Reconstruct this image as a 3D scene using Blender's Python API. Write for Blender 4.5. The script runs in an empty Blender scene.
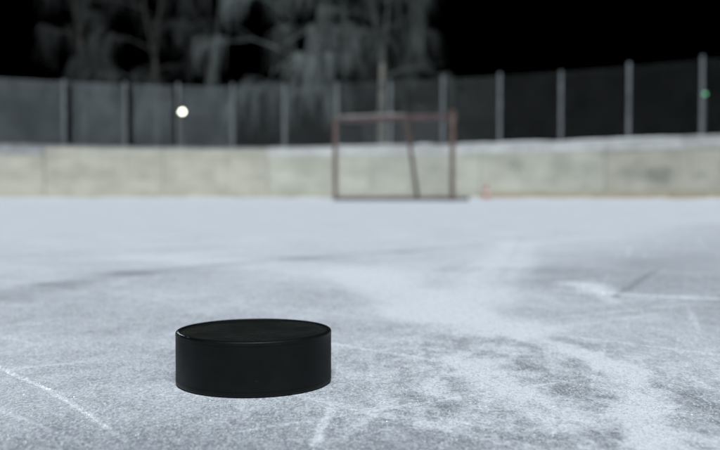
import bpy, bmesh, math, random
from mathutils import Vector, Matrix, noise

sc = bpy.context.scene
C = sc.collection
R = math.radians
random.seed(11)

# ------------------------------------------------------------------ camera
cam_d = bpy.data.cameras.new("camera")
cam = bpy.data.objects.new("camera", cam_d)
C.objects.link(cam)
sc.camera = cam
cam_d.sensor_width = 36.0
cam_d.lens = 43.85
cam_d.clip_start = 0.01
cam_d.clip_end = 2000.0
cam.location = (0.0, 0.0, 0.0922)
cam.rotation_euler = (R(90.0 - 1.992), 0.0, 0.0)
cam_d.dof.use_dof = True
cam_d.dof.focus_distance = 0.402
cam_d.dof.aperture_fstop = 10.0

# ------------------------------------------------------------------ night sky
world = bpy.data.worlds.new("World")
sc.world = world
world.use_nodes = True
wn = world.node_tree
wn.nodes.clear()
sky = wn.nodes.new("ShaderNodeTexSky")
sky.sky_type = 'NISHITA'
sky.sun_disc = False
sky.sun_elevation = R(-12.0)
sky.sun_rotation = R(200.0)
wbg = wn.nodes.new("ShaderNodeBackground")
wbg.inputs['Strength'].default_value = 0.05
wout = wn.nodes.new("ShaderNodeOutputWorld")
wn.links.new(sky.outputs[0], wbg.inputs[0])
wn.links.new(wbg.outputs[0], wout.inputs[0])

# ------------------------------------------------------------------ floodlight wash over the rink
sun_d = bpy.data.lights.new("sun", 'SUN')
sun_d.energy = 3.6
sun_d.angle = R(22.0)
sun_d.color = (0.925, 0.975, 1.0)
sun = bpy.data.objects.new("sun", sun_d)
C.objects.link(sun)
SUN_EL, SUN_AZ = 52.0, 8.0          # light stands behind the camera, a little to the left
d = Vector((math.sin(R(SUN_AZ)) * math.cos(R(SUN_EL)), -math.cos(R(SUN_AZ)) * math.cos(R(SUN_EL)), math.sin(R(SUN_EL))))
sun.rotation_euler = d.to_track_quat('Z', 'Y').to_euler()
sun.location = d * 40

vs = sc.view_settings
vs.view_transform = 'Standard'
vs.look = 'None'
vs.exposure = 0.0
vs.gamma = 1.0
vs.use_curve_mapping = False
sc.cycles.use_denoising = True
sc.cycles.use_adaptive_sampling = False
sc.cycles.max_bounces = 6


# ------------------------------------------------------------------ node helpers
class NT:
    def __init__(self, name):
        self.m = bpy.data.materials.new(name)
        self.m.use_nodes = True
        self.t = self.m.node_tree
        self.t.nodes.clear()
        self.out = self.n("ShaderNodeOutputMaterial")
        self.b = self.n("ShaderNodeBsdfPrincipled")
        self.l(self.b.outputs[0], self.out.inputs[0])

    def n(self, k, **kw):
        nd = self.t.nodes.new(k)
        for a, v in kw.items():
            setattr(nd, a, v)
        return nd

    def l(self, a, b):
        self.t.links.new(a, b)

    def put(self, v, sock):
        if hasattr(v, 'is_linked') or isinstance(v, bpy.types.NodeSocket):
            self.l(v, sock)
        else:
            sock.default_value = v

    def math(self, op, a, b=0.0, c=0.0, clamp=False):
        nd = self.n("ShaderNodeMath", operation=op, use_clamp=clamp)
        self.put(a, nd.inputs[0]); self.put(b, nd.inputs[1]); self.put(c, nd.inputs[2])
        return nd.outputs[0]

    def vmath(self, op, a, b=(0, 0, 0)):
        nd = self.n("ShaderNodeVectorMath", operation=op)
        self.put(a, nd.inputs[0])
        if op == 'SCALE':
            self.put(b, nd.inputs['Scale'])
        else:
            self.put(b, nd.inputs[1])
        return nd.outputs['Value'] if op in ('LENGTH', 'DOT_PRODUCT', 'DISTANCE') else nd.outputs[0]

    def noise(self, vec, scale, detail=4.0, rough=0.55, dist=0.0, color=False):
        nd = self.n("ShaderNodeTexNoise")
        self.put(vec, nd.inputs['Vector'])
        nd.inputs['Scale'].default_value = scale
        nd.inputs['Detail'].default_value = detail
        nd.inputs['Roughness'].default_value = rough
        nd.inputs['Distortion'].default_value = dist
        return nd.outputs['Color'] if color else nd.outputs[0]

    def ramp(self, v, a, b, lo=0.0, hi=1.0, smooth=True):
        nd = self.n("ShaderNodeMapRange", interpolation_type='SMOOTHSTEP' if smooth else 'LINEAR')
        self.put(v, nd.inputs[0])
        for i, x in enumerate((a, b, lo, hi)):
            nd.inputs[i + 1].default_value = x
        return nd.outputs[0]

    def mix(self, f, a, b):
        nd = self.n("ShaderNodeMix", data_type='RGBA')
        self.put(f, nd.inputs[0])
        for v, s in ((a, nd.inputs[6]), (b, nd.inputs[7])):
            self.put(v if not isinstance(v, tuple) else (*v[:3], 1.0), s)
        return nd.outputs[2]

    def bump(self, h, strength, dist):
        nd = self.n("ShaderNodeBump")
        self.put(h, nd.inputs['Height'])
        nd.inputs['Strength'].default_value = strength
        nd.inputs['Distance'].default_value = dist
        self.l(nd.outputs[0], self.b.inputs['Normal'])

    def obj(self):
        return self.n("ShaderNodeTexCoord").outputs['Object']

    def pos(self):
        return self.n("ShaderNodeNewGeometry").outputs['Position']


def worn(name, c0, c1, scale=8.0, rough=0.6, metal=0.0, bump=0.2, lo=0.35, hi=0.65, spec=0.4):
    """two-tone weathered surface"""
    k = NT(name)
    v = k.obj()
    f = k.ramp(k.noise(v, scale, 6, 0.6), lo, hi)
    k.l(k.mix(f, c0, c1), k.b.inputs['Base Color'])
    k.l(k.ramp(k.noise(v, scale * 3, 3), 0.3, 0.7, rough - 0.12, rough + 0.12), k.b.inputs['Roughness'])
    k.b.inputs['Metallic'].default_value = metal
    k.b.inputs['Specular IOR Level'].default_value = spec
    if bump:
        k.bump(k.noise(v, scale * 6, 4), bump, 0.004)
    return k.m


# ------------------------------------------------------------------ ice material
def seg_strokes(k, P, segs):
    """sum of soft strokes on the ice: (ax, ay, bx, by, half width, gain)"""
    total = 0.0
    for ax, ay, bx, by, w, gain in segs:
        dx, dy = bx - ax, by - ay
        L2 = dx * dx + dy * dy
        src = P
        if not isinstance(total, float):        # chained, so that the strokes are evaluated one after another
            nd = k.n("ShaderNodeVectorMath", operation='MULTIPLY_ADD')
            k.l(total, nd.inputs[0]); nd.inputs[1].default_value = (1e-7, 1e-7, 0); k.l(P, nd.inputs[2])
            src = nd.outputs[0]
        q = k.vmath('SUBTRACT', src, (ax, ay, 0))
        t = k.math('MULTIPLY', k.vmath('DOT_PRODUCT', q, (dx, dy, 0)), 1.0 / L2, clamp=True)
        nd = k.n("ShaderNodeVectorMath", operation='SCALE')
        nd.inputs[0].default_value = (dx, dy, 0)
        k.l(t, nd.inputs['Scale'])
        dist = k.vmath('DISTANCE', q, nd.outputs[0])
        m = k.ramp(dist, w, w * 0.15, 0.0, gain)
        total = m if isinstance(total, float) else k.math('ADD', total, m)
    return total


def poly(pts, w, g):
    return [(pts[i][0], pts[i][1], pts[i + 1][0], pts[i + 1][1], w, g) for i in range(len(pts) - 1)]


BROAD = (poly([(-0.330, 0.780), (-0.306, 0.891), (-0.270, 1.028), (-0.183, 1.145), (-0.087, 1.272), (0.064, 1.405)], 0.052, -0.34)
         + poly([(0.064, 1.405), (0.224, 1.632)], 0.045, -0.25)
         + [(-0.237, 0.922, -0.205, 0.944, 0.018, -0.25)]
         # long diagonal scrapes of white frost running past the puck
         + poly([(0.000, 1.020), (0.061, 0.676), (0.098, 0.598)], 0.060, 0.62)
         + poly([(0.098, 0.598), (0.127, 0.505), (0.137, 0.460), (0.120, 0.372), (0.113, 0.335), (0.100, 0.290)], 0.018, 0.58)
         + poly([(0.075, 0.686), (0.190, 1.150), (0.300, 1.700)], 0.060, 0.45)
         + poly([(0.056, 0.490), (0.083, 0.350)], 0.022, 0.42)
         + [(0.032, 0.348, 0.078, 0.341, 0.012, 0.30), (0.095, 0.517, 0.056, 0.445, 0.016, 0.34)]
         + [(0.227, 0.905, 0.232, 0.842, 0.034, 0.75), (-0.30, 1.3, 0.05, 1.0, 0.12, 0.35)]
         # thin, bare ice between, then wide strokes painting the light pool's dim edge
         + [(0.090, 0.425, 0.108, 0.398, 0.014, -0.32), (0.085, 0.350, 0.098, 0.330, 0.008, -0.30), (0.156, 0.400, 0.143, 0.341, 0.016, -0.38),
            (0.078, 0.501, 0.092, 0.462, 0.012, -0.25), (0.018, 0.401, 0.047, 0.372, 0.010, -0.32),
            (0.42, 1.0, 1.3, 2.6, 0.40, -0.50), (0.30, 0.60, 0.36, 0.74, 0.10, -0.40), (-0.35, 0.30, 0.02, 0.29, 0.11, -0.42)])
FINE = (poly([(-0.215, 0.494), (-0.193, 0.466), (-0.168, 0.434)], 0.0016, 0.85) + poly([(-0.160, 0.426), (-0.147, 0.411)], 0.0014, 1.1)
        + poly([(-0.147, 0.411), (-0.125, 0.381), (-0.100, 0.344), (-0.082, 0.318)], 0.0024, 0.42)
        + [(0.230, 0.845, 0.215, 0.743, 0.011, 0.45)]
        + poly([(0.191, 0.836), (0.232, 0.812), (0.288, 0.787), (0.350, 0.755)], 0.012, 0.60)
        + [(0.229, 0.787, 0.362, 1.069, 0.007, -0.60), (0.139, 0.608, 0.228, 0.674, 0.006, 0.28)]
        + [(-0.017, 0.320, -0.012, 0.376, 0.0034, 0.95), (0.031, 0.415, 0.064, 0.511, 0.0022, 0.34), (0.042, 0.517, 0.093, 0.504, 0.0022, 0.30),
           (0.002, 0.356, 0.021, 0.348, 0.0016, 0.36), (0.344, 1.858, 0.155, 0.966, 0.010, -0.18)])
# old skate cuts, criss-crossing the rest of the ice
rs = random.Random(5)
for i in range(10):
    cx, cy = rs.uniform(-0.9, 0.9), rs.uniform(0.5, 2.6)
    a, L = rs.uniform(-1.2, 1.2), rs.uniform(0.15, 0.7)
    FINE.append((cx - L * math.cos(a), cy - L * math.sin(a), cx + L * math.cos(a), cy + L * math.sin(a), rs.uniform(0.002, 0.005), rs.uniform(-0.3, 0.5)))


def ice_material():
    k = NT("ice")
    P = k.pos()
    warp = k.vmath('SCALE', k.vmath('SUBTRACT', k.noise(P, 22.0, 3, 0.6, color=True), (0.5, 0.5, 0.5)), 0.030)
    warp2 = k.vmath('SCALE', k.vmath('SUBTRACT', k.noise(P, 60.0, 3, 0.6, color=True), (0.5, 0.5, 0.5)), 0.005)
    flat = k.vmath('MULTIPLY', P, (1, 1, 0))
    broad = seg_strokes(k, k.vmath('ADD', flat, k.vmath('MULTIPLY', warp, (1, 1, 0))), BROAD)
    fine = seg_strokes(k, k.vmath('ADD', flat, k.vmath('MULTIPLY', warp2, (1, 1, 0))), FINE)
    sep = k.n("ShaderNodeSeparateXYZ")
    k.l(P, sep.inputs[0])
    # far ice: more even frost, plus the bright light pool painted into its tone
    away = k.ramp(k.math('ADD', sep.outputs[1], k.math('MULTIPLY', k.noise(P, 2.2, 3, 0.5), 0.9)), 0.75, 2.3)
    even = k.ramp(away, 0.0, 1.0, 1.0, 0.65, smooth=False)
    # flaky, broken frost just right of the puck
    q = k.vmath('SUBTRACT', flat, (0.085, 0.43, 0.0))
    patchy = k.ramp(k.vmath('LENGTH', k.vmath('MULTIPLY', q, (1.0, 0.55, 0.0))), 0.12, 0.05, 0.35, 1.0)
    PS = k.vmath('MULTIPLY', P, (1.0, 0.5, 1.0))      # scraped along the rink: grain drawn out lengthwise
    mid = k.ramp(k.noise(P, 7.0, 3, 0.55), 0.32, 0.68, -0.16, 0.16)
    flaky = k.math('MULTIPLY', k.ramp(k.noise(PS, 70.0, 6, 0.70, 0.2), 0.37, 0.63, -0.30, 0.36), patchy)
    mid = k.math('ADD', mid, flaky)
    sml = k.ramp(k.noise(PS, 260.0, 4, 0.75), 0.32, 0.68, -0.15, 0.15)
    grn = k.ramp(k.noise(PS, 700.0, 2, 0.7), 0.3, 0.7, -0.26, 0.26)
    gate = k.ramp(k.noise(P, 300.0, 2, 0.7), 0.38, 0.62, 0.30, 1.3)
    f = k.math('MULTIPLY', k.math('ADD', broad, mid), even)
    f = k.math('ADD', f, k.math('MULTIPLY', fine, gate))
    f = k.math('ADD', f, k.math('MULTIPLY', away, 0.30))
    # hairline skate cuts crossing in three directions
    for ang, off, gain in ((0.55, 3.1, 0.42), (-0.75, 7.7, 0.36), (1.25, 12.9, 0.34)):
        ca, sa = math.cos(ang), math.sin(ang)
        cb_ = k.n("ShaderNodeCombineXYZ")
        k.l(k.vmath('DOT_PRODUCT', P, (-sa * 95, ca * 95, 0)), cb_.inputs[0])
        k.l(k.vmath('DOT_PRODUCT', P, (ca * 2.4, sa * 2.4, 0)), cb_.inputs[1])
        cb_.inputs[2].default_value = off
        cut = k.ramp(k.noise(cb_.outputs[0], 1.0, 1.0, 0.5), 0.655, 0.73, 0.0, gain)
        f = k.math('ADD', f, k.math('MULTIPLY', cut, gate))
    f = k.ramp(f, -0.85, 0.85, 0.05, 0.95)
    f = k.math('ADD', f, k.math('ADD', sml, grn), clamp=True)
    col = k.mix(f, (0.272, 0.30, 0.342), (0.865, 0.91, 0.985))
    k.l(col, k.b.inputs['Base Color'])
    k.b.inputs['Roughness'].default_value = 0.62
    k.b.inputs['Specular IOR Level'].default_value = 0.14
    k.b.inputs['IOR'].default_value = 1.31
    h = k.math('ADD', k.math('MULTIPLY', k.noise(P, 480.0, 3, 0.7), 1.0), k.math('MULTIPLY', k.noise(P, 45.0, 2), 0.7))
    k.bump(h, 0.5, 0.0018)
    return k.m


def snow_material(name="snow"):
    k = NT(name)
    P = k.pos()
    f = k.ramp(k.noise(P, 9.0, 6, 0.6), 0.3, 0.7)
    k.l(k.mix(f, (0.66, 0.70, 0.74), (0.84, 0.87, 0.90)), k.b.inputs['Base Color'])
    k.b.inputs['Roughness'].default_value = 0.8
    k.b.inputs['Specular IOR Level'].default_value = 0.15
    k.bump(k.noise(P, 60.0, 5, 0.7), 0.6, 0.01)
    return k.m


M_ICE = ice_material()
M_SNOW = snow_material()


# ------------------------------------------------------------------ mesh helpers
def mesh_obj(name, verts, faces, mat, parent=None, smooth=False):
    me = bpy.data.meshes.new(name)
    me.from_pydata([tuple(v) for v in verts], [], faces)
    me.update()
    if smooth:
        for p in me.polygons:
            p.use_smooth = True
    me.materials.append(mat)
    o = bpy.data.objects.new(name, me)
    C.objects.link(o)
    if parent:
        o.parent = parent
    return o


def tag(o, label=None, cat=None, group=None, kind=None):
    for key, v in (("label", label), ("category", cat), ("group", group), ("kind", kind)):
        if v:
            o[key] = v
    return o


def empty(name, loc=(0, 0, 0)):
    o = bpy.data.objects.new(name, None)
    o.location = loc
    C.objects.link(o)
    return o


class MB:
    def __init__(self):
        self.v, self.f = [], []

    def box(self, o, ux, uy, uz):
        """box with corner-centre frame: centre o and half-vectors"""
        o, ux, uy, uz = map(Vector, (o, ux, uy, uz))
        b = len(self.v)
        for sx in (-1, 1):
            for sy in (-1, 1):
                for sz in (-1, 1):
                    self.v.append(o + ux * sx + uy * sy + uz * sz)
        self.f += [tuple(b + i for i in q) for q in ((0, 1, 3, 2), (4, 6, 7, 5), (0, 4, 5, 1), (2, 3, 7, 6), (0, 2, 6, 4), (1, 5, 7, 3))]

    def tube(self, pts, rad, n=8, cap=True):
        pts = [Vector(p) for p in pts]
        if not isinstance(rad, (list, tuple)):
            rad = [rad] * len(pts)
        b = len(self.v)
        ref = None
        for i, p in enumerate(pts):
            t = (pts[min(i + 1, len(pts) - 1)] - pts[max(i - 1, 0)]).normalized()
            if ref is None:
                ref = t.orthogonal().normalized()
            u = (ref - t * ref.dot(t)).normalized()
            w = t.cross(u)
            ref = u
            for j in range(n):
                a = 2 * math.pi * j / n
                self.v.append(p + (u * math.cos(a) + w * math.sin(a)) * rad[i])
        for i in range(len(pts) - 1):
            for j in range(n):
                j2 = (j + 1) % n
                self.f.append((b + i * n + j, b + i * n + j2, b + (i + 1) * n + j2, b + (i + 1) * n + j))
        if cap:
            self.f.append(tuple(b + j for j in reversed(range(n))))
            e = b + (len(pts) - 1) * n
            self.f.append(tuple(e + j for j in range(n)))

    def lathe(self, prof, n, centre=(0, 0, 0), close=True):
        cx, cy, cz = centre
        b = len(self.v)
        for r, z in prof:
            for j in range(n):
                a = 2 * math.pi * j / n
                self.v.append(Vector((cx + r * math.cos(a), cy + r * math.sin(a), cz + z)))
        m = len(prof)
        for i in range(m - 1):
            for j in range(n):
                j2 = (j + 1) % n
                self.f.append((b + i * n + j, b + i * n + j2, b + (i + 1) * n + j2, b + (i + 1) * n + j))
        if close:
            self.f.append(tuple(b + j for j in reversed(range(n))))
            self.f.append(tuple(b + (m - 1) * n + j for j in range(n)))

    def build(self, name, mat, parent=None, smooth=False):
        return mesh_obj(name, self.v, self.f, mat, parent, smooth)


def smooth_by_angle(o, deg=35):
    me = o.data
    bm = bmesh.new()
    bm.from_mesh(me)
    for e in bm.edges:
        if len(e.link_faces) == 2 and e.calc_face_angle(0) > R(deg):
            e.smooth = False
    for f in bm.faces:
        f.smooth = True
    bm.to_mesh(me)
    bm.free()


# ------------------------------------------------------------------ line of the rink end
# fence post positions along the rounded end of the rink, about 1.33 m apart
POSTS = [(-14.9, 14.2), (-13.9, 15.6), (-12.7, 16.85), (-11.45, 18.0), (-10.0, 19.15), (-8.50, 20.10), (-6.99, 20.85), (-5.69, 21.38), (-4.48, 21.68),
         (-3.18, 21.80), (-1.90, 21.62), (-0.61, 21.27), (0.67, 20.85), (1.88, 20.42), (3.12, 19.92), (4.35, 19.27), (5.59, 18.48), (6.76, 17.55),
         (7.86, 16.50), (8.85, 15.30), (9.65, 13.95), (10.25, 12.5)]


def path(t):
    """smooth point on the line at post index t (Catmull-Rom)"""
    i = max(0, min(len(POSTS) - 2, int(math.floor(t))))
    u = t - i
    P = [Vector((*POSTS[max(0, min(len(POSTS) - 1, j))], 0)) for j in (i - 1, i, i + 1, i + 2)]
    return 0.5 * ((2 * P[1]) + (P[2] - P[0]) * u + (2 * P[0] - 5 * P[1] + 4 * P[2] - P[3]) * u * u + (3 * P[1] - P[0] - 3 * P[2] + P[3]) * u ** 3)


def path_out(t, off=0.0):
    """point moved outwards (away from the ice)"""
    a, b = path(max(0, t - 0.05)), path(min(len(POSTS) - 1, t + 0.05))
    d = (b - a).normalized()
    return path(t) + Vector((-d.y, d.x, 0)) * off


N = len(POSTS)

# ------------------------------------------------------------------ ground and ice
g = MB()
S = 600.0
g.v = [Vector(p) for p in ((-S, -S, -0.03), (S, -S, -0.03), (S, S, -0.03), (-S, S, -0.03))]
g.f = [(0, 1, 2, 3)]
tag(g.build("snow_ground", M_SNOW), "snow covered ground around and beyond the rink", kind="structure")

ic = MB()
edge = [path_out(i * 0.25, 0.05) for i in range((N - 1) * 4 + 1)]
ring = [Vector((-14.9, -32, 0)), Vector((10.25, -32, 0))] + list(reversed(edge))
ic.v = [Vector((0, 0.4, 0))] + [Vector((p.x, p.y, 0)) for p in ring]
n_ = len(ring)
ic.f = [(0, 1 + i, 1 + (i + 1) % n_) for i in range(n_)]
tag(ic.build("ice", M_ICE), "scraped grey white skating ice with frost patches and skate cuts", kind="structure")

# ------------------------------------------------------------------ rink boards
def board_material(name, c0, c1, stain, marks=()):
    k = NT(name)
    P = k.pos()
    O = k.vmath('MULTIPLY', P, (1, 1, 2.2))
    col = k.mix(k.ramp(k.noise(O, 1.1, 5, 0.6), 0.3, 0.7), c0, c1)
    streak = k.ramp(k.noise(k.vmath('MULTIPLY', P, (5, 5, 0.5)), 1.6, 5, 0.6), 0.45, 0.75, 0, 0.35)
    col = k.mix(streak, col, stain)
    spots = k.ramp(k.noise(P, 2.6, 5, 0.6, 0.6), 0.60, 0.74, 0, 0.35)
    col = k.mix(spots, col, (0.16, 0.17, 0.155))
    # black scuffs left by pucks, at their places along the boards
    warp = k.vmath('SCALE', k.vmath('SUBTRACT', k.noise(P, 5.0, 4, 0.6, color=True), (0.5, 0.5, 0.5)), 0.60)
    Q = k.vmath('ADD', P, warp)
    rough_edge = k.ramp(k.noise(P, 14.0, 4, 0.7), 0.3, 0.65, 0.35, 1.0)
    for x, y, z, r, s in marks:
        q = k.vmath('MULTIPLY', k.vmath('SUBTRACT', Q, (x, y, z)), (1.0, 1.0, 1.5))
        m = k.math('MULTIPLY', k.ramp(k.vmath('LENGTH', q), r, r * 0.2, 0, s), rough_edge)
        col = k.mix(m, col, (0.10, 0.11, 0.11))
    k.l(col, k.b.inputs['Base Color'])
    k.b.inputs['Roughness'].default_value = 0.55
    k.b.inputs['Specular IOR Level'].default_value = 0.3
    k.bump(k.noise(P, 30.0, 4), 0.2, 0.004)
    return k.m


def wall_at(X):
    """y of the board line at x"""
    best = min((abs(path(i * 0.02).x - X), i * 0.02) for i in range((N - 1) * 50))
    return path(best[1]).y


marks = [(X, wall_at(X) - 0.02, z, r, s) for X, z, r, s in (
    (3.5, 0.70, 0.34, 0.30), (4.45, 0.74, 0.50, 0.28), (5.0, 0.66, 0.50, 0.34), (5.75, 0.56, 0.55, 0.40), (6.15, 0.50, 0.50, 0.62), (6.75, 0.50, 0.26, 0.40),
    (-5.3, 0.50, 0.22, 0.35), (-2.4, 0.55, 0.25, 0.30), (2.1, 0.45, 0.25, 0.30))]
M_BOARD = board_material("board_paint", (0.385, 0.375, 0.315), (0.52, 0.508, 0.435), (0.30, 0.288, 0.23), marks)
M_BOARD_G = board_material("board_paint_green", (0.405, 0.41, 0.347), (0.555, 0.56, 0.48), (0.325, 0.322, 0.26), marks)
M_RAIL_GREY = worn("rail_grey", (0.24, 0.25, 0.26), (0.36, 0.37, 0.385), 4, 0.6)
M_RAIL = worn("rail_pale", (0.46, 0.465, 0.465), (0.62, 0.625, 0.62), 3, 0.6)
M_KICK = worn("kick_ochre", (0.36, 0.30, 0.21), (0.48, 0.42, 0.32), 5, 0.5)
M_DARKSTEEL = worn("dark_steel", (0.05, 0.055, 0.06), (0.10, 0.105, 0.11), 9, 0.55)

boards = tag(empty("rink_barrier", tuple(path(10))), "long pale cream dasher boards curving round the far end of the ice", "rink boards")
org = Vector(boards.location)
joints = [0.02, 1.70, 3.70, 5.70, 7.70, 9.70, 11.70, 13.70, 15.70, 17.70, 19.70, N - 1.02]
for a, b in zip(joints[:-1], joints[1:]):
    # each board sheet bends gently with the rink: four facets in one sheet
    def strip(z0, z1, o0, o1, inset=0.004, nseg=6):
        mb = MB()
        ts = [a + inset + (b - a - 2 * inset) * i / nseg for i in range(nseg + 1)]
        for t in ts:
            for off, z in ((o0, z0), (o0, z1), (o1, z1), (o1, z0)):
                mb.v.append(path_out(t, off) + Vector((0, 0, z)) - org)
        for i in range(nseg):
            for j in range(4):
                mb.f.append((4 * i + j, 4 * i + (j + 1) % 4, 4 * i + 4 + (j + 1) % 4, 4 * i + 4 + j))
        mb.f.append((3, 2, 1, 0))
        e = 4 * nseg
        mb.f.append((e, e + 1, e + 2, e + 3))
        return mb
    mid = (a + b) / 2
    green = 9.7 < mid < 15
    pn = strip(0.0, 1.205, 0.0, 0.022).build("board_panel", M_BOARD_G if green else M_BOARD, boards)
    rl = strip(1.03, 1.215, -0.012, -0.002, 0.006).build("top_rail", M_RAIL if mid > 9.6 else M_RAIL_GREY if mid < 5.9 else M_BOARD, boards)
    strip(1.2175, 1.250, -0.030, 0.07, 0.006).build("cap_rail", M_RAIL if mid > 9.6 else M_RAIL_GREY, boards)
    strip(0.004, 0.150, -0.010, -0.002, 0.006).build("kick_plate", M_KICK if mid > 14 else M_BOARD, boards)
    for q in (0.18, 0.5, 0.82):
        t = a + (b - a) * q
        st = MB()
        p = path_out(t, 0.055) - org
        dd = (path_out(t + 0.02) - path_out(t - 0.02)).normalized()
        st.box(p + Vector((0, 0, 0.58)), dd * 0.03, Vector((-dd.y, dd.x, 0)) * 0.03, (0, 0, 0.60))
        st.build("stud", M_DARKSTEEL, boards)

# ------------------------------------------------------------------ fence on top of the boards
M_GALV = worn("galvanised_steel", (0.15, 0.168, 0.18), (0.235, 0.255, 0.268), 7, 0.5, metal=0.15, bump=0.1)
M_GALV_D = worn("dull_steel", (0.14, 0.15, 0.155), (0.22, 0.23, 0.235), 7, 0.5, metal=0.15, bump=0.1)
M_WIRE_F = worn("lit_tone_wire", (0.18, 0.207, 0.22), (0.30, 0.332, 0.348), 1.1, 0.8, bump=0)  # light falling off to the right is put into wire tone and thickness
M_WIRE = worn("dim_tone_wire", (0.045, 0.055, 0.055), (0.085, 0.097, 0.097), 2.2, 0.6, bump=0)
M_WIRE_M = worn("mid_tone_wire", (0.10, 0.118, 0.12), (0.16, 0.18, 0.183), 2.2, 0.7, bump=0)

fence = tag(empty("mesh_fence", tuple(path_out(10, 0.14))), "tall wire mesh fence on grey steel posts standing behind the boards", "fence")
forg = Vector(fence.location)
FO = 0.14
Z0, Z1 = 1.27, 2.75
for i in range(N):
    p = path_out(i, FO) - forg
    top = 2.83 + random.uniform(-0.02, 0.05)
    mb = MB()
    mb.tube([p, p + Vector((0, 0, top - 0.04))], 0.034, 10)
    po = mb.build("fence_post", M_GALV_D if i in (7, 8) else M_GALV, fence)
    smooth_by_angle(po)
    cp = MB()
    cp.lathe([(0.038, 0), (0.038, 0.02), (0.026, 0.034), (0.008, 0.042)], 10, tuple(p + Vector((0, 0, top - 0.045))))
    cp.build("post_cap", M_GALV, po)
for i in range(N - 1):
    left = i <= 8
    A, B = path_out(i, FO - 0.03), path_out(i + 1, FO - 0.03)
    L = (B - A).length
    dd = (B - A).normalized()
    s0 = 0.05 + (0.12 if i in (6, 7) else 0.0)          # sheets on the left stop short of the post
    s1 = L - 0.04 - (0.08 if i == 7 else 0.0)
    pitch = 0.046
    if left:
        wr, wm = 0.0036 + random.uniform(-0.0003, 0.0003) - (0.0006 if i in (7, 8) else 0), M_WIRE_F
    elif i <= 13:
        wr, wm = 0.0016, M_WIRE_M
    else:
        wr, wm = 0.0010, M_WIRE
    mb = MB()
    W, H = s1 - s0, Z1 - Z0
    zz = lambda s, z: A + dd * (s0 + s) + Vector((0, 0, Z0 + z)) - forg
    c = -H
    while c < W:
        x0, x1 = max(0, c), min(W, c + H)
        if x1 - x0 > 0.02:
            mb.tube([zz(x0, x0 - c), zz(x1, x1 - c)], wr, 3, False)
            mb.tube([zz(x0, H - (x0 - c)) + Vector((0, 0, 0)), zz(x1, H - (x1 - c))], wr, 3, False)
        c += pitch * 1.06
    sh = mb.build("mesh_sheet", wm, fence)
    for z in (Z0 + 0.01, Z1):
        tw = MB()
        tw.tube([A + Vector((0, 0, z)) - forg, B + Vector((0, 0, z)) - forg], 0.005 if left else 0.0035, 5)
        tw.build("straining_wire", wm, fence)

# ------------------------------------------------------------------ snow along the boards and on the rail
def ridge(name, t0, t1, off, w, h0, seed, label, step=0.03, z0=0.0, thr=0.0):
    mb = MB()
    n = int((t1 - t0) / step)
    m = 7
    for i in range(n + 1):
        t = t0 + (t1 - t0) * i / n
        p = path(t)
        env = min(1, i / 6, (n - i) / 6)
        hh = h0 * max(0.05, 0.55 + 0.9 * noise.noise((p.x * 1.3, p.y * 1.3, seed)) + 0.35 * noise.noise((p.x * 6, p.y * 6, seed))) * env
        ww = w * (0.75 + 0.5 * noise.noise((p.x * 2, p.y * 2, seed + 5)))
        for j in range(m):
            u = j / (m - 1)
            q = path_out(t, off - ww * (u - 0.5))
            zz_ = hh * math.sin(math.pi * u) ** 0.8 * (1 + 0.25 * noise.noise((q.x * 9, q.y * 9, seed)))
            mb.v.append(Vector((q.x, q.y, z0 + zz_)))
    for i in range(n):
        for j in range(m - 1):
            b_ = i * m + j
            mb.f.append((b_, b_ + m, b_ + m + 1, b_ + 1))
    return tag(mb.build(name, M_SNOW, smooth=True), label, kind="stuff")


ridge("snow_bank", 0.3, N - 1.3, -0.16, 0.40, 0.022, 3.0, "low ridge of scraped snow along the foot of the boards", z0=0.001)
ridge("snow_cap", 13.2, 20.2, 0.02, 0.10, 0.034, 8.0, "snow lying on the board rail right of the goal", z0=1.2505)
ridge("snow_cap", 10.9, 12.9, 0.02, 0.10, 0.035, 12.0, "snow lying on the board rail behind the goal", z0=1.2505)

# ------------------------------------------------------------------ hockey goal
M_GOAL = worn("faded_red_paint", (0.115, 0.070, 0.055), (0.17, 0.118, 0.10), 9, 0.55)
M_GOAL_D = worn("dark_goal_paint", (0.075, 0.05, 0.052), (0.13, 0.09, 0.09), 9, 0.55)
M_GOAL_B = worn("goal_base_steel", (0.10, 0.095, 0.10), (0.17, 0.16, 0.165), 9, 0.5)
M_NET = worn("net_cord", (0.42, 0.42, 0.42), (0.55, 0.55, 0.54), 5, 0.8, bump=0)

GL, GR = Vector((-0.365, 12.95, 0)), Vector((1.285, 12.22, 0))
goal = tag(empty("hockey_goal", tuple((GL + GR) / 2)), "faded red metal hockey goal standing open on the far ice", "hockey goal")
go = Vector(goal.location)
u = (GR - GL).normalized()
bk = Vector((-u.y, u.x, 0))                 # towards the boards
gl, gr = GL - go, GR - go
ZB, ZT = 0.032, 1.19
up = Vector((0, 0, 1))


def gt(name, pts, r, m, parent=goal):
    mb = MB()
    mb.tube(pts, r, 12)
    o = mb.build(name, m, parent)
    smooth_by_angle(o, 50)
    return o


gt("goal_post", [gl + up * 0.001, gl + up * 1.19], 0.032, M_GOAL)
gt("goal_post", [gr + up * 0.001, gr + up * 1.27], 0.034, M_GOAL)
gt("crossbar", [gl + up * ZT - u * 0.03, gr + up * ZT - u * 0.036], 0.031, M_GOAL_D)
D_TOP, D_BASE = 0.42, 1.06
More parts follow.
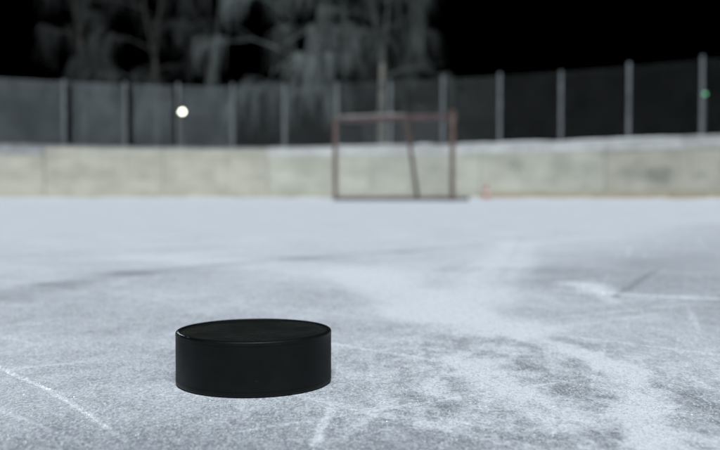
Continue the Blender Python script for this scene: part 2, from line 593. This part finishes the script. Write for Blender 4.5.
# upper rear hoop
hoop = [gl + up * (ZT - 0.0) + bk * 0.036, gl + up * ZT + bk * 0.30 + u * 0.05, gl + up * ZT + bk * D_TOP + u * 0.20,
        gr + up * ZT + bk * D_TOP - u * 0.20, gr + up * ZT + bk * 0.30 - u * 0.05, gr + up * ZT + bk * 0.038]
gt("top_hoop", hoop, 0.022, M_GOAL_D)
base = [gl + up * ZB + bk * 0.036, gl + up * ZB + bk * 0.80 + u * 0.02, gl + up * ZB + bk * (D_BASE - 0.04) + u * 0.12, gl + up * ZB + bk * D_BASE + u * 0.25,
        gr + up * ZB + bk * D_BASE - u * 0.25, gr + up * ZB + bk * (D_BASE - 0.04) - u * 0.12, gr + up * ZB + bk * 0.80 - u * 0.02, gr + up * ZB + bk * 0.038]
gt("base_frame", base, 0.030, M_GOAL_B)
gt("base_plate", [gl + up * 0.018 + u * 0.034, gr + up * 0.018 - u * 0.036], 0.016, M_GOAL_B)
mid_t = (gl + gr) / 2 + up * (ZT - 0.02) + bk * (D_TOP - 0.002) + u * 0.06
mid_b = (gl + gr) / 2 + up * (ZB + 0.02) + bk * (D_BASE - 0.01)
gt("rear_stanchion", [mid_t, mid_b], 0.030, M_GOAL)
# netting: thin cords stretched over the rear frame
nb = MB()
cols, rows = 40, 26
for i in range(cols + 1):
    s = i / cols
    t0 = (gl + u * 0.2 + (gr - gl - u * 0.4) * s) + up * (ZT + 0.012) + bk * (D_TOP + 0.03)
    b0 = (gl + u * 0.25 + (gr - gl - u * 0.5) * s) + up * 0.05 + bk * (D_BASE + 0.035)
    sag = 0.05 * math.sin(math.pi * s)
    nb.tube([t0, t0.lerp(b0, 0.5) + bk * sag, b0], 0.0013, 3, False)
    f0 = gl.lerp(gr, 0.02 + 0.96 * s) + up * (ZT + 0.034)
    nb.tube([f0, t0], 0.0013, 3, False)
for j in range(rows):
    w = (j + 0.5) / rows
    l0 = (gl + u * 0.2 + up * (ZT + 0.012) + bk * (D_TOP + 0.03)).lerp(gl + u * 0.25 + up * 0.05 + bk * (D_BASE + 0.035), w)
    r0 = (gr - u * 0.2 + up * (ZT + 0.012) + bk * (D_TOP + 0.03)).lerp(gr - u * 0.25 + up * 0.05 + bk * (D_BASE + 0.035), w)
    sag = 0.05 * math.sin(math.pi * w)
    nb.tube([l0, l0.lerp(r0, 0.25) + bk * sag * 0.7, l0.lerp(r0, 0.5) + bk * sag, l0.lerp(r0, 0.75) + bk * sag * 0.7, r0], 0.0013, 3, False)
    nb.tube([gl + up * (ZT - w * 1.1) + bk * 0.035, l0], 0.0013, 3, False)
    nb.tube([gr + up * (ZT - w * 1.1) + bk * 0.035, r0], 0.0013, 3, False)
nb.build("net", M_NET, goal)
# frost and snow resting on the left half of the crossbar and hoop
sn = MB()
pts = [GL + up * (ZT + 0.034) + u * (0.02 + 1.10 * i / 30) + bk * 0.0 for i in range(31)]
sn.tube(pts, [0.006 + 0.026 * max(0.1, min(1, i / 3, (30 - i) / 6) * (0.8 + 0.5 * noise.noise((i * 0.5, 0, 2)))) for i in range(31)], 8)
M_FROST = worn("dull_frost", (0.17, 0.16, 0.158), (0.27, 0.255, 0.25), 12, 0.85)
tag(sn.build("crossbar_frost", M_FROST, smooth=True), "dull frost clinging along the left half of the goal crossbar", kind="stuff")

# ------------------------------------------------------------------ small red cone by the boards
M_CONE = worn("faded_red_plastic", (0.33, 0.12, 0.09), (0.43, 0.19, 0.15), 14, 0.5)
cone = tag(empty("marker_cone", (2.80, 19.45, 0.0)), "small faded red cone on the ice by the boards, right of the goal", "cone")
cb = MB()
cb.box((0, 0, 0.012), (0.11, 0, 0), (0, 0.11, 0), (0, 0, 0.011))
cb.build("base", M_CONE, cone)
cb = MB()
cb.lathe([(0.090, 0.0235), (0.086, 0.035), (0.034, 0.295), (0.030, 0.31), (0.018, 0.31), (0.016, 0.295)], 20)
smooth_by_angle(cb.build("cone_body", M_CONE, cone))
cb = MB()
cb.lathe([(0.0705, 0.115), (0.0605, 0.165)], 20, close=False)
cb.build("band", M_SNOW, cone, smooth=True)

# ------------------------------------------------------------------ trees behind the fence
M_BARK = worn("birch_bark", (0.07, 0.07, 0.062), (0.23, 0.225, 0.20), 5, 0.8, bump=0.5)
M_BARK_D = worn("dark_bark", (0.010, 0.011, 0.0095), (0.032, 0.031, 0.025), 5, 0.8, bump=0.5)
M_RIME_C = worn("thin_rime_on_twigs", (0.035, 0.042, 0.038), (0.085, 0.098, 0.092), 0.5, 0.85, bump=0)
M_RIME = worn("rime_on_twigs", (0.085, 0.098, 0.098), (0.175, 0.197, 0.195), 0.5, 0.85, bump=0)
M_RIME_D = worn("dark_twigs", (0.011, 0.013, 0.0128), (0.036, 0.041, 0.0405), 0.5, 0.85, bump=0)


def tree(x, y, height, spread, r0, seed, label, bark, rime, nl=15, strands=26, first=2.6, lean=0.0, drop=(0.35, 1.9), tw=0.0068, fork=4.5):
    rg = random.Random(seed)
    root = tag(empty("birch_tree", (x, y, -0.03)), label, "tree", "frosted trees behind the fence")
    tp = []
    for i in range(13):
        w = i / 12
        tp.append(Vector((lean * w * w * height * 0.1 + 0.16 * noise.noise((w * 3, seed, 0)) * w * 3, 0.14 * noise.noise((w * 3, seed, 7)) * w * 3, w * height)))
    kf = fork / height * 12
    fi = int(kf)
    fp = tp[fi].lerp(tp[fi + 1], kf - fi)
    mb = MB()
    low = tp[:fi + 1] + [fp]
    mb.tube(low, [r0 * (1.25 if i == 0 else 1) * (1 - 0.42 * (p.z / fork) ** 1.5) for i, p in enumerate(low)], 12)
    mb.build("trunk", bark, root, smooth=True)
    for sx in (-1, 1):                                   # the trunk forks into two thinner stems
        mb = MB()
        stem = [fp + Vector((0, 0, -0.35))] + [p + Vector((sx * 0.34 * math.sin(min(1.6, (p.z - fork) * 0.5)), sx * 0.2 * min(1, (p.z - fork) * 0.4), 0)) for p in tp[fi + 1:]]
        mb.tube(stem, [r0 * 0.50 * (1 - 0.85 * i / (len(stem) - 1)) for i in range(len(stem))], 8)
        mb.build("upper_stem", rime if bark is M_BARK else M_BARK_D, root, smooth=True)
    crown = MB()
    for b in range(nl):
        w = (first / height) + (0.93 - first / height) * (b + rg.random() * 0.6) / nl
        k = w * 12
        i = int(k)
        base_ = tp[i].lerp(tp[min(12, i + 1)], k - i)
        az = b * 2.4 + rg.uniform(-0.5, 0.5)
        L = spread * (1.05 - 0.55 * w) * rg.uniform(0.75, 1.15)
        rise = rg.uniform(0.45, 0.95)
        pts = []
        for s in range(8):
            q = s / 7
            pts.append(base_ + Vector((math.cos(az) * L * q, math.sin(az) * L * q, L * (rise * q - 0.95 * rise * q * q)))
                       + Vector((noise.noise((q * 4, b, seed)), noise.noise((q * 4, b + 9, seed)), noise.noise((q * 4, b, seed + 4)))) * 0.25 * q)
        lb = MB()
        rb = r0 * 0.42 * (1.1 - w)
        lb.tube(pts, [max(0.008, rb * (1 - 0.88 * s / 7)) for s in range(8)], 6)
        limb = lb.build("limb", rime, root, smooth=True)
        # side shoots and the drooping twigs that hang from them
        for c in range(9):
            q = 0.25 + 0.75 * (c + rg.random()) / 9
            j = min(6, int(q * 7))
            s0_ = pts[j].lerp(pts[j + 1], q * 7 - j)
            a2 = az + rg.choice((-1, 1)) * rg.uniform(0.4, 1.3)
            l2 = L * rg.uniform(0.18, 0.42)
            e = s0_ + Vector((math.cos(a2) * l2, math.sin(a2) * l2, rg.uniform(-0.1, 0.45) * l2))
            mdp = s0_.lerp(e, 0.5) + Vector((0, 0, 0.10 * l2))
            crown.tube([s0_, mdp, e], [0.014, 0.011, 0.007], 4, False)
            dens = max(0.0, 0.35 + 1.7 * noise.noise((e.x * 1.3 + seed, e.y * 0.9, e.z * 0.9)))
            # twigs hang in tassels from three places along the shoot
            for tsl in range(3):
                p1 = s0_.lerp(e, (tsl + rg.random()) / 3)
                ln1 = rg.uniform(*drop) * (0.5 + 0.6 * dens)
                ln1 = min(ln1, max(0.25, p1.z - 2.2))
                sw = Vector((rg.gauss(0, 0.16), rg.gauss(0, 0.16), 0))
                out = Vector((math.cos(a2), math.sin(a2), 0)) * rg.uniform(0.05, 0.35)
                for h in range(int(strands * dens * rg.uniform(0.1, 0.6))):
                    p0 = p1 + Vector((rg.gauss(0, 0.05), rg.gauss(0, 0.05), rg.gauss(0.02, 0.04)))
                    ln = ln1 * rg.uniform(0.35, 1.1)
                    s2 = sw + Vector((rg.gauss(0, 0.07), rg.gauss(0, 0.07), 0))
                    rr = tw * rg.uniform(0.7, 1.5)
                    crown.tube([p0, p0 + out * 0.7 + Vector((0, 0, -0.12 * ln)), p0 + out + s2 * 0.5 * ln + Vector((0, 0, -0.55 * ln)), p0 + out * 0.9 + s2 * ln + Vector((0, 0, -ln))],
                               [rr, rr, rr * 0.8, rr * 0.4], 3, False)
    co = crown.build("crown", rime, root)
    co["kind"] = "stuff"
    return root


tree(0.66, 27.2, 13.5, 2.2, 0.13, 3, "pale trunked birch with hanging frosted twigs, rising right behind the goal", M_BARK, M_RIME_C, nl=20, strands=44, first=3.6, fork=4.2)
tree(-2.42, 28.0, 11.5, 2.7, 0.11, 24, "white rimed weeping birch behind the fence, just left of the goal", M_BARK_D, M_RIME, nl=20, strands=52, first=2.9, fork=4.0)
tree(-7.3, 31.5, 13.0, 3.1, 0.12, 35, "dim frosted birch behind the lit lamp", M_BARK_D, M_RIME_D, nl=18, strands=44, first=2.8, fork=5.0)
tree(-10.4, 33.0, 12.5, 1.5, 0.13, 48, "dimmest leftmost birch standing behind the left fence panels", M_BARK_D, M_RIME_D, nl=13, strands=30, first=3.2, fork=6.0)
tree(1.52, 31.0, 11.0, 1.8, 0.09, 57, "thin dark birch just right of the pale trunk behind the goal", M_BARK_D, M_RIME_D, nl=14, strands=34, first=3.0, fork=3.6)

# ------------------------------------------------------------------ distant lamps
def emitter(name, col, s):
    k = NT(name)
    k.b.inputs['Base Color'].default_value = (*col, 1)
    k.b.inputs['Emission Color'].default_value = (*col, 1)
    k.b.inputs['Emission Strength'].default_value = s
    return k.m


def street_lamp(name, x, y, z, r, col, s, label):
    root = tag(empty(name, (x, y, -0.03)), label, "lamp")
    mb = MB()
    mb.lathe([(0.11, 0.0), (0.11, 0.30), (0.075, 0.36), (0.05, 0.40), (0.035, z - r - 0.05)], 12)
    smooth_by_angle(mb.build("pole", M_DARKSTEEL, root))
    mb = MB()
    mb.lathe([(0.04, z - r - 0.06), (r * 0.7, z - r - 0.03), (r * 0.7, z - r * 0.86), (0.04, z - r * 0.84)], 16)
    mb.build("collar", M_DARKSTEEL, root)
    mb = MB()
    mb.lathe([(r * math.cos(a), z + r * math.sin(a)) for a in [R(-58 + 140 * i / 12) for i in range(13)]], 20)
    mb.build("globe", emitter(name + "_glow", col, s), root, smooth=True)
    mb = MB()
    mb.lathe([(r * 0.16, z + r * 0.992), (r * 0.16, z + r * 1.1), (0.01, z + r * 1.25)], 12)
    mb.build("finial", M_DARKSTEEL, root)
    return root


street_lamp("street_lamp", -8.07, 40.0, 3.88, 0.11, (0.95, 1.0, 0.74), 11.0, "bright round globe lamp shining through the left side of the fence")
street_lamp("green_dot_lamp", 23.10, 59.0, 6.86, 0.10, (0.25, 1.0, 0.45), 0.5, "tiny lamp added for the dim green dot beside the rightmost fence post")  # lamp and pole added for a green dot taken for lens flare

# ------------------------------------------------------------------ puck
def rubber(name, c0, c1, rough, scratch, spec, grain=0.25):
    k = NT(name)
    O = k.obj()
    f = k.ramp(k.noise(O, 90.0, 5, 0.6), 0.35, 0.7)
    col = k.mix(f, c0, c1)
    sc_ = k.ramp(k.noise(k.vmath('MULTIPLY', O, (1, 6, 6)), 160.0, 4, 0.7), 0.66, 0.78, 0, scratch)
    col = k.mix(sc_, col, (0.075, 0.08, 0.08))
    k.l(col, k.b.inputs['Base Color'])
    k.l(k.ramp(k.noise(O, 40.0, 4), 0.3, 0.7, rough - 0.08, rough + 0.10), k.b.inputs['Roughness'])
    k.b.inputs['Specular IOR Level'].default_value = spec
    if grain:
        k.bump(k.noise(O, 1400.0, 3, 0.7), grain, 0.0003)
    return k.m


M_RUB = rubber("black_rubber", (0.0014, 0.0026, 0.0024), (0.0050, 0.0066, 0.0061), 0.32, 0.40, 0.40, 0.0)
M_BAND = rubber("black_rubber_side", (0.0020, 0.0033, 0.0032), (0.0045, 0.0060, 0.0057), 0.5, 0.35, 0.20)
PX, PY = -0.0523, 0.4310
RP, TP = 0.0381, 0.0254
puck = tag(empty("hockey_puck", (PX, PY, 0.0004)), "black rubber hockey puck lying on the ice in front", "puck")
prof = []


def arc(cx, cz, r, a0, a1, n):
    return [(cx + r * math.cos(R(a0 + (a1 - a0) * i / n)), cz + r * math.sin(R(a0 + (a1 - a0) * i / n))) for i in range(n + 1)]


bev = 0.0010
prof = [(0.0355, 0.0)] + arc(RP - bev, bev, bev, -90, 0, 6) + [(RP, 0.0022), (RP - 0.0006, 0.0024), (RP - 0.0006, TP - 0.0024), (RP, TP - 0.0022)] \
    + arc(RP - bev, TP - bev, bev, 0, 90, 6) + [(RP - 0.0020, TP), (RP - 0.0026, TP - 0.0009)]
mb = MB()
mb.lathe(prof, 160)
body = mb.build("body", M_BAND, puck)
smooth_by_angle(body, 40)
mb = MB()
mb.lathe([(RP - 0.0023, TP - 0.0008), (RP - 0.0024, TP - 0.0003), (0.030, TP - 0.00034), (0.012, TP - 0.0004)], 160)
smooth_by_angle(mb.build("top_face", M_RUB, puck), 40)
kn = MB()
nz, na = 22, 480
zb0, zb1 = 0.0023, TP - 0.0023
for i in range(nz + 1):
    for j in range(na):
        zz_ = zb0 + (zb1 - zb0) * i / nz
        a = 2 * math.pi * j / na
        e = 1 if 0 < i < nz else 0
        pa, pb = (j + i * 1.0) % 4, (j - i * 1.0) % 4
        groove = 0.00012 if (pa == 0 or pb == 0) else 0.0
        rr = RP - 0.00005 - groove * e
        kn.v.append(Vector((rr * math.cos(a), rr * math.sin(a), zz_)))
for i in range(nz):
    for j in range(na):
        j2 = (j + 1) % na
        kn.f.append((i * na + j, i * na + j2, (i + 1) * na + j2, (i + 1) * na + j))
kb = kn.build("knurled_band", M_BAND, puck, smooth=True)
puck.rotation_euler.z = R(23)

# ------------------------------------------------------------------ loose ice crystals on the near ice
kx = NT("ice_crystal")
kx.b.inputs['Base Color'].default_value = (0.88, 0.91, 0.95, 1)
kx.b.inputs['Roughness'].default_value = 0.25
kx.b.inputs['Specular IOR Level'].default_value = 0.6
cr = MB()
rg = random.Random(77)


def flake(x, y, s):
    b = len(cr.v)
    a = rg.uniform(0, 6.28)
    for j in range(3):
        w = a + 2.094 * j + rg.uniform(-0.4, 0.4)
        cr.v.append(Vector((x + s * math.cos(w) * rg.uniform(0.6, 1.2), y + s * math.sin(w) * rg.uniform(0.6, 1.2), 0.0)))
    cr.v.append(Vector((x + rg.uniform(-0.4, 0.4) * s, y + rg.uniform(-0.4, 0.4) * s, s * rg.uniform(0.5, 1.1))))
    cr.f.extend([(b, b + 1, b + 3), (b + 1, b + 2, b + 3), (b + 2, b, b + 3)])


for i in range(9000):
    y = 0.28 + 1.5 * rg.random() ** 1.7
    x = rg.uniform(-0.55, 0.55) * (y + 0.1)
    if (x - PX) ** 2 + (y - PY) ** 2 < 0.0395 ** 2:
        continue
    clump = noise.noise((x * 30, y * 30, 1.0)) + 0.5 * noise.noise((x * 110, y * 110, 3.0))
    if clump < rg.uniform(-0.45, 0.55):
        continue
    flake(x, y, 0.00012 + 0.00028 * rg.random() ** 2 + (0.0005 * rg.random() if rg.random() < 0.06 else 0))
line = [(-0.215, 0.494), (-0.193, 0.466), (-0.147, 0.411), (-0.125, 0.381), (-0.100, 0.344)]
for i in range(420):
    j = rg.randrange(4)
    w = rg.random()
    x = line[j][0] + (line[j + 1][0] - line[j][0]) * w + rg.gauss(0, 0.0011)
    y = line[j][1] + (line[j + 1][1] - line[j][1]) * w + rg.gauss(0, 0.0011)
    flake(x, y, rg.uniform(0.0002, 0.0006) * (1.2 if j < 2 else 0.7))
for i in range(260):                       # crumbs in the scraped heap and along its streak
    if i < 150:
        flake(0.228 + rg.gauss(0, 0.014), 0.865 + rg.gauss(0, 0.040), rg.uniform(0.0003, 0.0011))
    else:
        w = rg.random()
        flake(0.232 + 0.11 * w + rg.gauss(0, 0.003), 0.812 - 0.055 * w + rg.gauss(0, 0.005), rg.uniform(0.0003, 0.0009))
tag(cr.build("ice_crystals", kx.m), "tiny glinting ice crystals scattered over the near ice", kind="stuff")

# frost grains standing on the ice: the sugary skin of the near ice
import numpy as np
nr = np.random.default_rng(4)
NG = 130000
iy = nr.uniform(1 / 3.0, 1 / 0.27, NG)
gy = 1 / iy
gx = nr.uniform(-0.52, 0.52, NG) * (gy + 0.06)
keep = (gx - PX) ** 2 + (gy - PY) ** 2 > 0.0386 ** 2
cl = np.array([noise.noise((x * 34, y * 34, 1.0)) + 0.6 * noise.noise((x * 120, y * 120, 3.0)) for x, y in zip(gx, gy)])
keep &= cl > nr.uniform(-0.9, 0.5, NG)
gx, gy, cl = gx[keep], gy[keep], cl[keep]
n = len(gx)
gs = (0.00016 + 0.00055 * gy) * nr.uniform(0.45, 1.25, n)
a0 = nr.uniform(0, 6.283, n)
V = np.zeros((n, 4, 3))
for j in range(3):
    w = a0 + 2.094 * j + nr.uniform(-0.4, 0.4, n)
    rr_ = gs * nr.uniform(0.6, 1.3, n)
    V[:, j, 0] = gx + rr_ * np.cos(w)
    V[:, j, 1] = gy + rr_ * np.sin(w)
V[:, 3, 0] = gx + gs * nr.uniform(-0.5, 0.5, n)
V[:, 3, 1] = gy + gs * nr.uniform(-0.5, 0.5, n)
V[:, 3, 2] = gs * nr.uniform(0.3, 1.0, n)
F = (np.arange(n) * 4)[:, None, None] + np.array([[0, 1, 3], [1, 2, 3], [2, 0, 3]])[None]
me = bpy.data.meshes.new("frost_grains")
me.vertices.add(n * 4)
me.vertices.foreach_set("co", V.reshape(-1))
me.loops.add(n * 9)
me.loops.foreach_set("vertex_index", F.reshape(-1).astype(np.int32))
me.polygons.add(n * 3)
me.polygons.foreach_set("loop_start", np.arange(0, n * 9, 3, dtype=np.int32))
me.update(calc_edges=True)
kg = NT("frost_grain")
isl = kg.n("ShaderNodeNewGeometry").outputs['Random Per Island']
kg.l(kg.mix(kg.ramp(isl, 0.0, 1.0, 0.0, 1.0, smooth=False), (0.34, 0.375, 0.41), (0.90, 0.94, 0.98)), kg.b.inputs['Base Color'])
kg.b.inputs['Roughness'].default_value = 0.35
kg.b.inputs['Specular IOR Level'].default_value = 0.4
me.materials.append(kg.m)
fg = bpy.data.objects.new("frost_grains", me)
C.objects.link(fg)
tag(fg, "sugary grains of frost covering the near ice", kind="stuff")

# pale flecks added on the puck's left rim, shaping its floodlight glint
cr = MB()
for i in range(110):
    a = R(rg.gauss(203, 8))
    rr = RP - rg.uniform(0.0004, 0.0014)
    b = len(cr.v)
    flake(PX + rr * math.cos(a), PY + rr * math.sin(a), rg.uniform(0.0002, 0.0006))
    for v in cr.v[b:]:
        v.z += TP + 0.0001 - (0.0003 if rr > RP - 0.0007 else 0.0)
tag(cr.build("glint_flecks", kx.m), "white flecks added as the glint on the left rim of the puck", kind="stuff")
